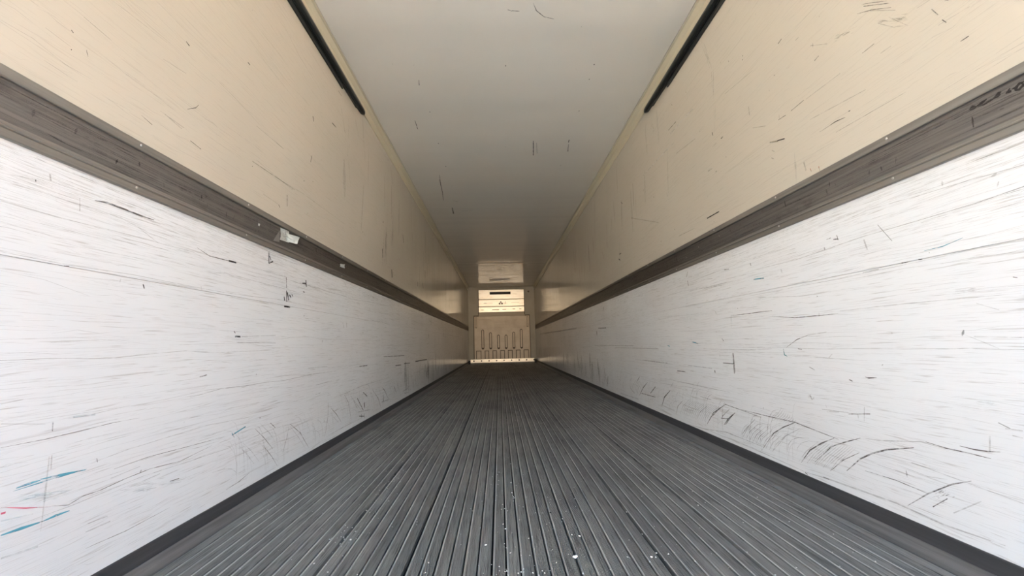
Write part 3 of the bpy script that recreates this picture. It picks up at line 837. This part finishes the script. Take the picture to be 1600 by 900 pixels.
# ---------------------------------------------------------------- the metal scuff rails with their rivets
bm = bmesh.new()
bmesh.ops.create_uvsphere(bm, u_segments=10, v_segments=6, radius=.0045)
for v in bm.verts: v.co.x *= .55
rivet_me = bm_mesh(bm, 'rivet', True); rivet_me.materials.append(M_rivet)
rail = {}
for i, side, sg in ((3, 'left', -1), (4, 'right', 1)):
    X = lambda d: sg*(W2 - d)
    body = [(X(-.003), 1.253), (X(.0030), 1.253), (X(.0055), 1.262), (X(.0055), 1.348), (X(.0030), 1.358), (X(-.003), 1.358)]
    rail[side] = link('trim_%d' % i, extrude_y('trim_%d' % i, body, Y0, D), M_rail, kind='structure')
    upf = [(X(-.003), 1.356), (X(.0110), 1.356), (X(.0125), 1.359), (X(.0115), 1.383), (X(.009), 1.3855), (X(-.003), 1.3855)]
    link('upper_flange', extrude_y('upper_flange', upf, Y0, D), M_flange, rail[side])
    lof = [(X(-.003), 1.2155), (X(.009), 1.2155), (X(.0115), 1.218), (X(.0105), 1.2365), (X(.0150), 1.2385), (X(.0150), 1.2415), (X(.0110), 1.2455), (X(.0090), 1.2545), (X(-.003), 1.2545)]
    link('lower_flange', extrude_y('lower_flange', lof, Y0, D), M_flange, rail[side])
    y = 1.28 - .569*2
    while y < D - .1:
        for z, d in ((1.3725, .0122), (1.2305, .0112)):
            o = bpy.data.objects.new('rivet', rivet_me); COL.objects.link(o)
            o.parent = rail[side]; o.location = (X(d), y, z)
        y += .569

# ---------------------------------------------------------------- scratches, scuffs and stains on the liners
random.seed(11)
SL, SR, SCe, STR = Strokes(), Strokes(), Strokes(), Strokes()
for surf, tone, w, pts in MARKS:
    S, pl_ = {'L': (SL, PL), 'R': (SR, PR), 'C': (SCe, PC), 'T': (STR, PT)}[surf]
    if tone in 'ocs' and w > 7:                      # broad smears: a cloud of light rubs rather than one band
        for k in range(26):
            i = random.randrange(len(pts)-1); t = random.random()
            a, q = Vector(pts[i]), Vector(pts[i+1]); d = (q - a); p = a + d*t + Vector((random.gauss(0, w/2600), random.gauss(0, w/2600)))
            h = d*random.uniform(.06, .22)
            S.add([tuple(p - h), tuple(p + h)], w/1000*random.uniform(.05, .22), tone, pl_, random.uniform(.4, 1.1))
        continue
    S.add(pts, w/1000*(1.8 if surf == 'T' else 1.0), tone, pl_, 2.6 if surf == 'T' else 1.15, taper=len(pts) > 2)
def rail_zone(z): return 1.19 < z < 1.41
for S, pl_ in ((SL, PL), (SR, PR)):
    # fine rub lines on the lower boards, thicker on the ground nearest the doors
    for k in range(5200):
        y = .6 + 12*random.random()**1.5; z = random.uniform(.12, 1.20)
        if random.random() < .25: z = random.uniform(1.0, 1.2)
        L = random.uniform(.03, .30)*(1 + .15*y); n = random.choice((3, 4)); sl = random.gauss(0, .02)
        p = [(y + L*i/(n-1), z + sl*L*i/(n-1) + random.gauss(0, .0025)) for i in range(n)]
        S.add(p, random.uniform(.0005, .0014)*(1 + .05*y), 'g', pl_, random.uniform(.15, .9))
    for k in range(1100):    # brown rub just under the rail
        y = .7 + 6*random.random(); z = 1.205 - .09*random.random()**1.6; L = random.uniform(.02, .12)
        S.add([(y, z), (y + L, z + random.gauss(0, .003))], random.uniform(.0008, .002), 'o', pl_, random.uniform(.2, .7))
    for k in range(70):      # long wandering lines
        y = .7 + 7*random.random()**1.3; z = random.uniform(.25, 1.15); L = random.uniform(.5, 1.8)
        p = []; zz = z
        for i in range(9): p.append((y + L*i/8, zz)); zz += random.gauss(0, .006)
        S.add(p, random.uniform(.0008, .0018), random.choice('ggd'), pl_, random.uniform(.4, .9))
    # curved pallet and fork scuffs above the kerb
    for k in range(330):
        y = 1.9 + 9.5*random.random()**1.2; z = random.uniform(.11, .22); hgt = random.uniform(.05, .22); run = -random.uniform(.02, .16)
        p = [(y + run*(i/4)**2, z + hgt*math.sin(i/4*1.45)) for i in range(5)]
        S.add(p, random.uniform(.001, .003)*(1+.08*y), random.choice('gggd'), pl_, random.uniform(.25, .8))
    for k in range(60):      # smudged uprights further down
        y = random.uniform(5, 14.5); z = random.uniform(.1, .3)
        S.add([(y, z), (y + random.gauss(0, .05), z + random.uniform(.1, .35))], random.uniform(.02, .09), 's', pl_, random.uniform(.5, 1.3))
    # small knocks, dark flecks
    for k in range(150):
        y = .8 + 12*random.random()**1.2; z = random.uniform(.2, 2.6)
        if rail_zone(z): continue
        h = random.uniform(.004, .022); S.add([(y, z), (y + random.gauss(0, .006), z + h)], random.uniform(.003, .008), random.choice('ggdn'), pl_, random.uniform(.4, 1))
    # upper panels: faint lengthwise rubs and slow uprights
    for k in range(1700):
        y = .7 + 8*random.random()**1.3; z = 1.42 + 1.25*random.random()**1.1; L = random.uniform(.04, .4); sl = random.gauss(0, .05)
        p = [(y + L*i/3, z + sl*L*i/3 + random.gauss(0, .004)) for i in range(4)]
        S.add(p, random.uniform(.0007, .002), 'g', pl_, random.uniform(.15, .65))
    for k in range(40):
        y = random.uniform(2.5, 14); z = random.uniform(1.5, 2.2)
        S.add([(y, z), (y + random.gauss(0, .03), z + random.uniform(.2, .45))], random.uniform(.01, .05)*(1+.1*y), 's', pl_, random.uniform(.3, .8))
SL.build('scratch_marks', wall['left'], kind='stuff'); SR.build('scratch_marks', wall['right'], kind='stuff')
for k in range(120):
    y = random.uniform(1.5, 12); x = random.uniform(-1.1, 1.1); L = random.uniform(.01, .06); a = random.uniform(0, 6.28)
    SCe.add([(x, y), (x + L*math.cos(a), y + L*math.sin(a))], random.uniform(.001, .003), 'g', PC, random.uniform(.2, .7))
SCe.build('scratch_marks', ceil, kind='stuff')
STR.build('marker_writing', rail['right'], label='black felt pen scrawl on the metal')
for side, pl_ in (('left', PTL), ('right', PT)):
    S = Strokes()
    for k in range(520):
        y = .8 + 9*random.random()**1.2; z = random.uniform(1.266, 1.343); L = random.uniform(.03, .35)
        S.add([(y, z), (y + L, z + random.gauss(0, .003))], random.uniform(.001, .004), random.choice('gdd'), pl_, random.uniform(.3, .8))
    for k in range(90):
        y = .9 + 9*random.random(); z = random.uniform(1.27, 1.32)
        S.add([(y, z), (y + random.gauss(0, .004), z + random.uniform(.01, .035))], random.uniform(.002, .008), random.choice('dn'), pl_, random.uniform(.4, .9))
    for k in range(26):
        y = 1.6 + 10*random.random(); z = random.uniform(1.28, 1.33)
        S.add([(y, z), (y + .004, z + random.uniform(.003, .012))], random.uniform(.003, .007), 'w', pl_, .9)
    S.build('rub_marks', rail[side], kind='stuff')

# ---------------------------------------------------------------- torn label left in the left rail
tl = empty('torn_label', (-W2 + .0058, 2.13, 1.26), 'torn crumpled white paper label stuck in the left metal rail, largest of its paper scraps', 'label')
def sheet(name, pts, d, mat, parent, lbl=None, crease=.004, nseg=4):
    """a quad of thin paper (corner points y, z), crumpled, with thickness"""
    bm = bmesh.new(); ox, oy, oz = parent.location if parent else (0, 0, 0); G = []
    (a, b_, c, d_) = pts
    for i in range(nseg+1):
        row = []
        for j in range(nseg+1):
            u, v = i/nseg, j/nseg
            y = (a[0]*(1-u)+b_[0]*u)*(1-v) + (d_[0]*(1-u)+c[0]*u)*v
            z = (a[1]*(1-u)+b_[1]*u)*(1-v) + (d_[1]*(1-u)+c[1]*u)*v
            row.append(bm.verts.new((-W2 + d(u, v) + random.uniform(0, crease) - ox, y - oy, z - oz)))
        G.append(row)
    for i in range(nseg):
        for j in range(nseg): bm.faces.new((G[i][j], G[i+1][j], G[i+1][j+1], G[i][j+1]))
    r = bmesh.ops.solidify(bm, geom=bm.faces[:], thickness=.0003)
    return link(name, bm_mesh(bm, name), mat, parent, label=lbl)
sheet('glue_residue', [(2.128, 1.327), (2.136, 1.327), (2.136, 1.27), (2.077, 1.263)], lambda u, v: .0062, M_glue, tl, 'grey patch of dried glue', .0003)
pp = sheet('paper', [(2.133, 1.347), (2.216, 1.350), (2.222, 1.288), (2.135, 1.283)], lambda u, v: .0075, M_paper, tl, None, .006)
sheet('paper_flap', [(2.188, 1.330), (2.290, 1.336), (2.255, 1.288), (2.207, 1.288)], lambda u, v: .016 + .02*u, M_paper, tl, 'folded flap peeling off', .004)
S = Strokes(); random.seed(3)
for k in range(24):
    y = random.uniform(2.146, 2.196); z = random.uniform(1.292, 1.34)
    S.add([(y, z), (y + random.gauss(0, .006), z + random.gauss(0, .006))], random.uniform(.002, .005), 'd', lambda a, b_, h: (-W2 + .0152 + h + .0058 - .0058 - 0 - tl.location.x - W2*0, a - tl.location.y, b_ - tl.location.z), .8)
S.build('print', pp)
sc2 = empty('label_scrap', (-W2 + .0058, 2.99, 1.29), 'small scrap of white paper in the left metal rail, further in than the torn label', 'label')
sheet('paper', [(2.955, 1.315), (3.04, 1.328), (3.04, 1.297), (2.95, 1.293)], lambda u, v: .007, M_paper, sc2, None, .006, 3)
sc3 = empty('label_scrap', (-W2 + .0058, 1.944, 1.30), 'tiny white speck of paper in the left metal rail, nearer than the torn label', 'label')
sheet('paper', [(1.937, 1.312), (1.952, 1.314), (1.950, 1.301), (1.939, 1.302)], lambda u, v: .007, M_paper, sc3, None, .002, 2)

# ---------------------------------------------------------------- black rails high on the walls near the doors
for side, sg, lbl in (('left', -1, 'black metal rail running high along the left wall below the ceiling'), ('right', 1, 'black metal rail running high along the right wall below the ceiling')):
    t = empty('overhead_rail', (sg*W2, 1.4, 2.66), lbl, 'rail', 'overhead rails near the doors')
    X = lambda d: -sg*d
    def ly(y): return y - 1.4
    bm = bmesh.new()
    # rounded bar, its far end tapering to a rounded nose
    prof = [(.004, .028), (.026, .026), (.038, .032), (.043, .044), (.043, .058), (.036, .068), (.020, .072), (.004, .070)]
    cx_, cz_ = .022, .049; rings = []
    for yy, s in ((Y0 + .02, 1), (3.27, 1), (3.31, .9), (3.335, .6), (3.343, .25)):
        rings.append([bm.verts.new((X(cx_ + (p[0]-cx_)*s), ly(yy), cz_ + (p[1]-cz_)*s)) for p in prof])
    for q in range(len(rings)-1):
        for i in range(len(prof)):
            j = (i+1) % len(prof); bm.faces.new((rings[q][i], rings[q][j], rings[q+1][j], rings[q+1][i]))
    bm.faces.new(rings[0]); bm.faces.new(rings[-1])
    link('rail_bar', bm_mesh(bm, 'rail_bar'), M_track, t)
    bm = bmesh.new()
    box(bm, *sorted((X(.0005), X(.011))), ly(Y0 + .02), ly(2.90), -.012, .020, bev=.002)
    link('lower_lip', bm_mesh(bm, 'lower_lip'), M_track, t)
    bm = bmesh.new()
    box(bm, *sorted((X(.0005), X(.016))), ly(Y0 + .02), ly(3.20), .018, .030)
    link('mounting_web', bm_mesh(bm, 'mounting_web'), M_track, t)

# ---------------------------------------------------------------- front end of the trailer
back = link('wall_back', box_mesh('wall_back', -W2 - .02, W2 + .02, D, D + .1, -.03, H), M_bulk, kind='structure')
for x0, x1, z0, z1 in ((-W2, -W2 + .035, .1, H), (W2 - .035, W2, .1, H), (-W2 + .035, W2 - .035, H - .035, H)):
    link('frame_strip', box_mesh('frame_strip', x0, x1, D - .018, D - .001, z0, z1, bev=.003), M_bulk, back)
for x in (-.862, .862):
    link('frame_edge', box_mesh('frame_edge', x - .012, x + .012, D - .02, D - .001, 1.80, 2.74, bev=.002), M_tandark, back)

cov = empty('air_duct_cover', (0, D - .082, 1.88), 'bright white boarded air duct cover high on the far end wall, above the tan bulkhead', 'panel')
def Lc(z): return z - 1.88
for z0, z1 in ((2.378, 2.728), (2.108, 2.362), (1.888, 2.090)):
    link('board', box_mesh('board', -.850, .850, -.02, .045, Lc(z0), Lc(z1), bev=.006), M_board, cov)
link('backing', box_mesh('backing', -.85, .85, .046, .059, Lc(1.888), Lc(2.728)), M_tandark, cov)
link('air_slot', box_mesh('air_slot', -.435, .350, -.026, -.0205, Lc(2.553), Lc(2.650), bev=.002), M_black, cov, label='long black air slot')
bm = bmesh.new()          # small dark three-lobed emblem on the middle board
for cx_, cz_, r in ((-.022, 2.262, .030), (-.066, 2.205, .036), (.022, 2.205, .036)):
    vs = [bm.verts.new((cx_ + r*math.cos(a*math.pi/6), -.0215, Lc(cz_) + r*math.sin(a*math.pi/6))) for a in range(12)]
    f = bm.faces.new(vs); r_ = bmesh.ops.extrude_face_region(bm, geom=[f])
    for v in r_['geom']:
        if isinstance(v, bmesh.types.BMVert): v.co.y -= .003
link('emblem', bm_mesh(bm, 'emblem'), M_tandark, cov, label='small dark three-lobed emblem')
def stain(cx_, cz_, w, h, mat):
    return box_mesh('printed_line', cx_-w/2, cx_+w/2, -.0222, -.0208, Lc(cz_)-h/2, Lc(cz_)+h/2)
for a in ((.145, 2.262, .035, .030), (.145, 2.215, .040, .030), (-.50, 2.222, .34, .010), (.52, 2.232, .30, .010), (-.22, 1.985, .26, .034), (.10, 1.985, .14, .030), (.46, 1.992, .10, .030), (.70, 1.99, .08, .03), (-.72, 1.98, .10, .02), (-.60, 2.228, .1, .02)):
    link('printed_line', stain(*a, None), M_tan, cov)

bk = empty('return_air_bulkhead', (0, D - .092, .165), 'tan moulded plastic bulkhead with upright ribs low on the far end wall', 'panel')
def Lb(z): return z - .165
bm = bmesh.new()
box(bm, -1.03, 1.03, -.0, .069, 0, Lb(1.742), bev=.008)
link('panel', bm_mesh(bm, 'panel'), M_tan, bk)
bm = bmesh.new(); box(bm, -.85, .85, .005, .069, Lb(1.744), Lb(1.880), bev=.006)
link('top_ledge', bm_mesh(bm, 'top_ledge'), NB('shaded_brown_plastic').done((.30, .245, .18), .5), bk, label='ledge across the top, coloured darker as if shaded')  # shade below the white boards is painted into the ledge's darker colour
for sg in (-1, 1):
    link('edge_gap', box_mesh('edge_gap', *sorted((sg*1.032, sg*1.052)), .02, .066, 0, Lb(1.742)), M_tandark, bk)
    link('edge_gap', box_mesh('edge_gap', *sorted((sg*.862, sg*1.05)), .02, .066, Lb(1.745), Lb(1.775)), M_tandark, bk)
    for z in [q*.075 + .03 for q in range(20)]:
        pass
    bm = bmesh.new()          # corner bracket
    xa = sg*.955
    box(bm, xa-.020, xa+.020, -.022, -.0005, Lb(1.335), Lb(1.690), bev=.004)
    lk = link('corner_bracket', bm_mesh(bm, 'corner_bracket'), M_tan, bk)
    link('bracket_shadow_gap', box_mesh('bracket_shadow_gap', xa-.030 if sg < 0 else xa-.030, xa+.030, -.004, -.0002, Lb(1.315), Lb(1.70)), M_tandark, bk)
def rounded_slot(x, z0, z1, w, y0, y1):
    bm = bmesh.new(); r = w/2; n = 8; P = []
    for i in range(n+1): a = math.pi*i/n; P.append((x + r*math.cos(a), z1 - r + r*math.sin(a)))
    for i in range(n+1): a = math.pi + math.pi*i/n; P.append((x + r*math.cos(a), z0 + r + r*math.sin(a)))
    A = [bm.verts.new((p[0], y0, p[1])) for p in P]; B = [bm.verts.new((p[0], y1, p[1])) for p in P]
    bm.faces.new(A); bm.faces.new(B)
    for i in range(len(P)): bm.faces.new((A[i], A[(i+1) % len(P)], B[(i+1) % len(P)], B[i]))
    return bm_mesh(bm, 'rib')
for x, z1 in ((-.716, 1.253), (-.430, 1.145), (-.136, 1.050), (.144, 1.046), (.430, 1.143), (.712, 1.243)):
    g_ = link('rib_groove', rounded_slot(x, Lb(.520), Lb(z1), .100, -.003, 0), M_tandark, bk)
    link('rib', rounded_slot(x, Lb(.575), Lb(z1) - .024, .054, -.024, -.0031), M_tan, g_)
for xa, xb in ((-.967, -.778), (-.652, -.494), (-.367, -.209), (-.083, .086), (.202, .371), (.498, .667), (.784, .974)):
    bm = bmesh.new(); t_ = .022; zt = Lb(.480)
    box(bm, xa, xa + t_, -.004, 0, 0, zt); box(bm, xb - t_, xb, -.004, 0, 0, zt); box(bm, xa + t_, xb - t_, -.004, 0, zt - t_, zt)
    gg = link('arch_groove', bm_mesh(bm, 'arch_groove'), M_tandark, bk)
    link('air_inlet_panel', box_mesh('air_inlet_panel', xa + t_ + .004, xb - t_ - .004, -.012, -.0005, .01, zt - t_ - .004, bev=.004), M_tan, gg)
for x0, x1, z0, z1 in ((-.36, .36, 1.20, 1.565), (-.86, -.40, 1.285, 1.62), (.40, .86, 1.30, 1.60)):     # shallow raised fields
    link('raised_field', box_mesh('raised_field', x0, x1, -.010, -.0005, Lb(z0), Lb(z1), bev=.009), M_tan, bk)
for z in (1.27, 1.37, 1.47):
    link('raised_field', box_mesh('raised_field', -.29, .29, -.020, -.0105, Lb(z), Lb(z + .05), bev=.008), M_tan, bk)
for z in (1.37, 1.46):
    link('raised_field', box_mesh('raised_field', .46, .80, -.018, -.0105, Lb(z), Lb(z + .045), bev=.006), M_tan, bk)

kp = empty('kick_plate', (0, D - .18, .045), 'bright white strip with dark bolts along the foot of the far wall', 'strip')
link('plate', box_mesh('plate', -1.17, 1.165, -.02, .085, 0, .125, bev=.006), M_board, kp)
for k in range(9):
    x = -1.045 + k*.2745
    bm = bmesh.new(); bmesh.ops.create_cone(bm, cap_ends=True, segments=10, radius1=.026, radius2=.018, depth=.014, matrix=Matrix.Translation((x, -.027, .066)) @ Matrix.Rotation(math.pi/2, 4, 'X'))
    link('bolt', bm_mesh(bm, 'bolt'), M_tandark, kp)
for sg, nm in ((-1, 'left'), (1, 'right')):
    o = link('corner_block', box_mesh('corner_block', -.032, .032, -.05, .05, 0, .125, bev=.008), M_black, None,
         label='small black block in the far %s corner of the floor beside the white kick plate' % nm, cat='block')
    o.location = (sg*(W2 - .0475) , D - .20, .003)
bm = bmesh.new(); bmesh.ops.create_cone(bm, cap_ends=True, segments=20, radius1=.036, radius2=.030, depth=.012, matrix=Matrix.Rotation(math.pi/2, 4, 'X'))
o = link('round_port', bm_mesh(bm, 'round_port'), M_tandark, None, label='small dark round port in the top right corner of the far end wall', cat='port')
o.location = (1.03, D - .0075, 2.655)

# ---------------------------------------------------------------- litter on the floor
random.seed(21)
bm = bmesh.new(); 
for k in range(1000):
    u = random.random()
    y = 1.3 + 6.5*random.random()**1.9
    if u < .30: x = -.68 + random.gauss(0, .035)
    elif u < .70: x = random.gauss(.02, .16)
    else: x = random.uniform(-1.15, 1.15)
    x = max(-1.18, min(1.18, x))
    s = random.uniform(.0009, .0026)*(1.0 if random.random() < .9 else 1.5)
    m4 = Matrix.Translation((x, y, .0012 + s*.5)) @ Matrix.Rotation(random.uniform(0, 6), 4, 'Z') @ Matrix.Diagonal((s*random.uniform(.7, 1.8), s, s*.7, 1))
    bmesh.ops.create_icosphere(bm, subdivisions=1, radius=1, matrix=m4)
link('crumbs', bm_mesh(bm, 'crumbs'), NB('pale_crumb').done((.78, .77, .74), .8), None, kind='stuff', label='pale crumbs and dust specks scattered over the ribbed floor', cat='crumbs')
def chip(name, x, y, parts, mat, label, cat):
    bm = bmesh.new()
    for dx, dy, r in parts:
        bmesh.ops.create_icosphere(bm, subdivisions=2, radius=1, matrix=Matrix.Translation((dx, dy, r*.55)) @ Matrix.Diagonal((r, r*1.1, r*.6, 1)))
    for v in bm.verts: v.co += Vector((random.gauss(0, .0004), random.gauss(0, .0004), random.gauss(0, .0002)))
    o = link(name, bm_mesh(bm, name), mat, None, label=label, cat=cat); o.location = (x, y, .0012)
chip('foam_crumb', .137, 1.462, ((-.003, 0, .0052), (.004, .003, .0050), (.0, -.004, .0045)), NB('white_foam').done((.9, .9, .9), .7), 'largest bright white crumb on the ribbed floor near the front edge, right of centre', 'crumb')
chip('dark_pebble', .100, 1.828, ((0, 0, .0035),), NB('dark_grit').done((.015, .015, .015), .7), 'single dark bit of grit on the ribbed floor, beyond the large white crumb', 'pebble')

# ---------------------------------------------------------------- the yard outside the open doors, plus an added bounce wall
link('wall_bounce', box_mesh('wall_bounce', 9.0, 9.4, -34, -3, -1.25, 1.9), NB('terracotta_bounce').done((.74, .34, .22), .9), kind='structure')  # unseen wall, added to bounce warm sunlight onto the left liner
link('ground', box_mesh('ground', -60, 60, -80, 40, -1.45, -1.25), M_ground, kind='structure')
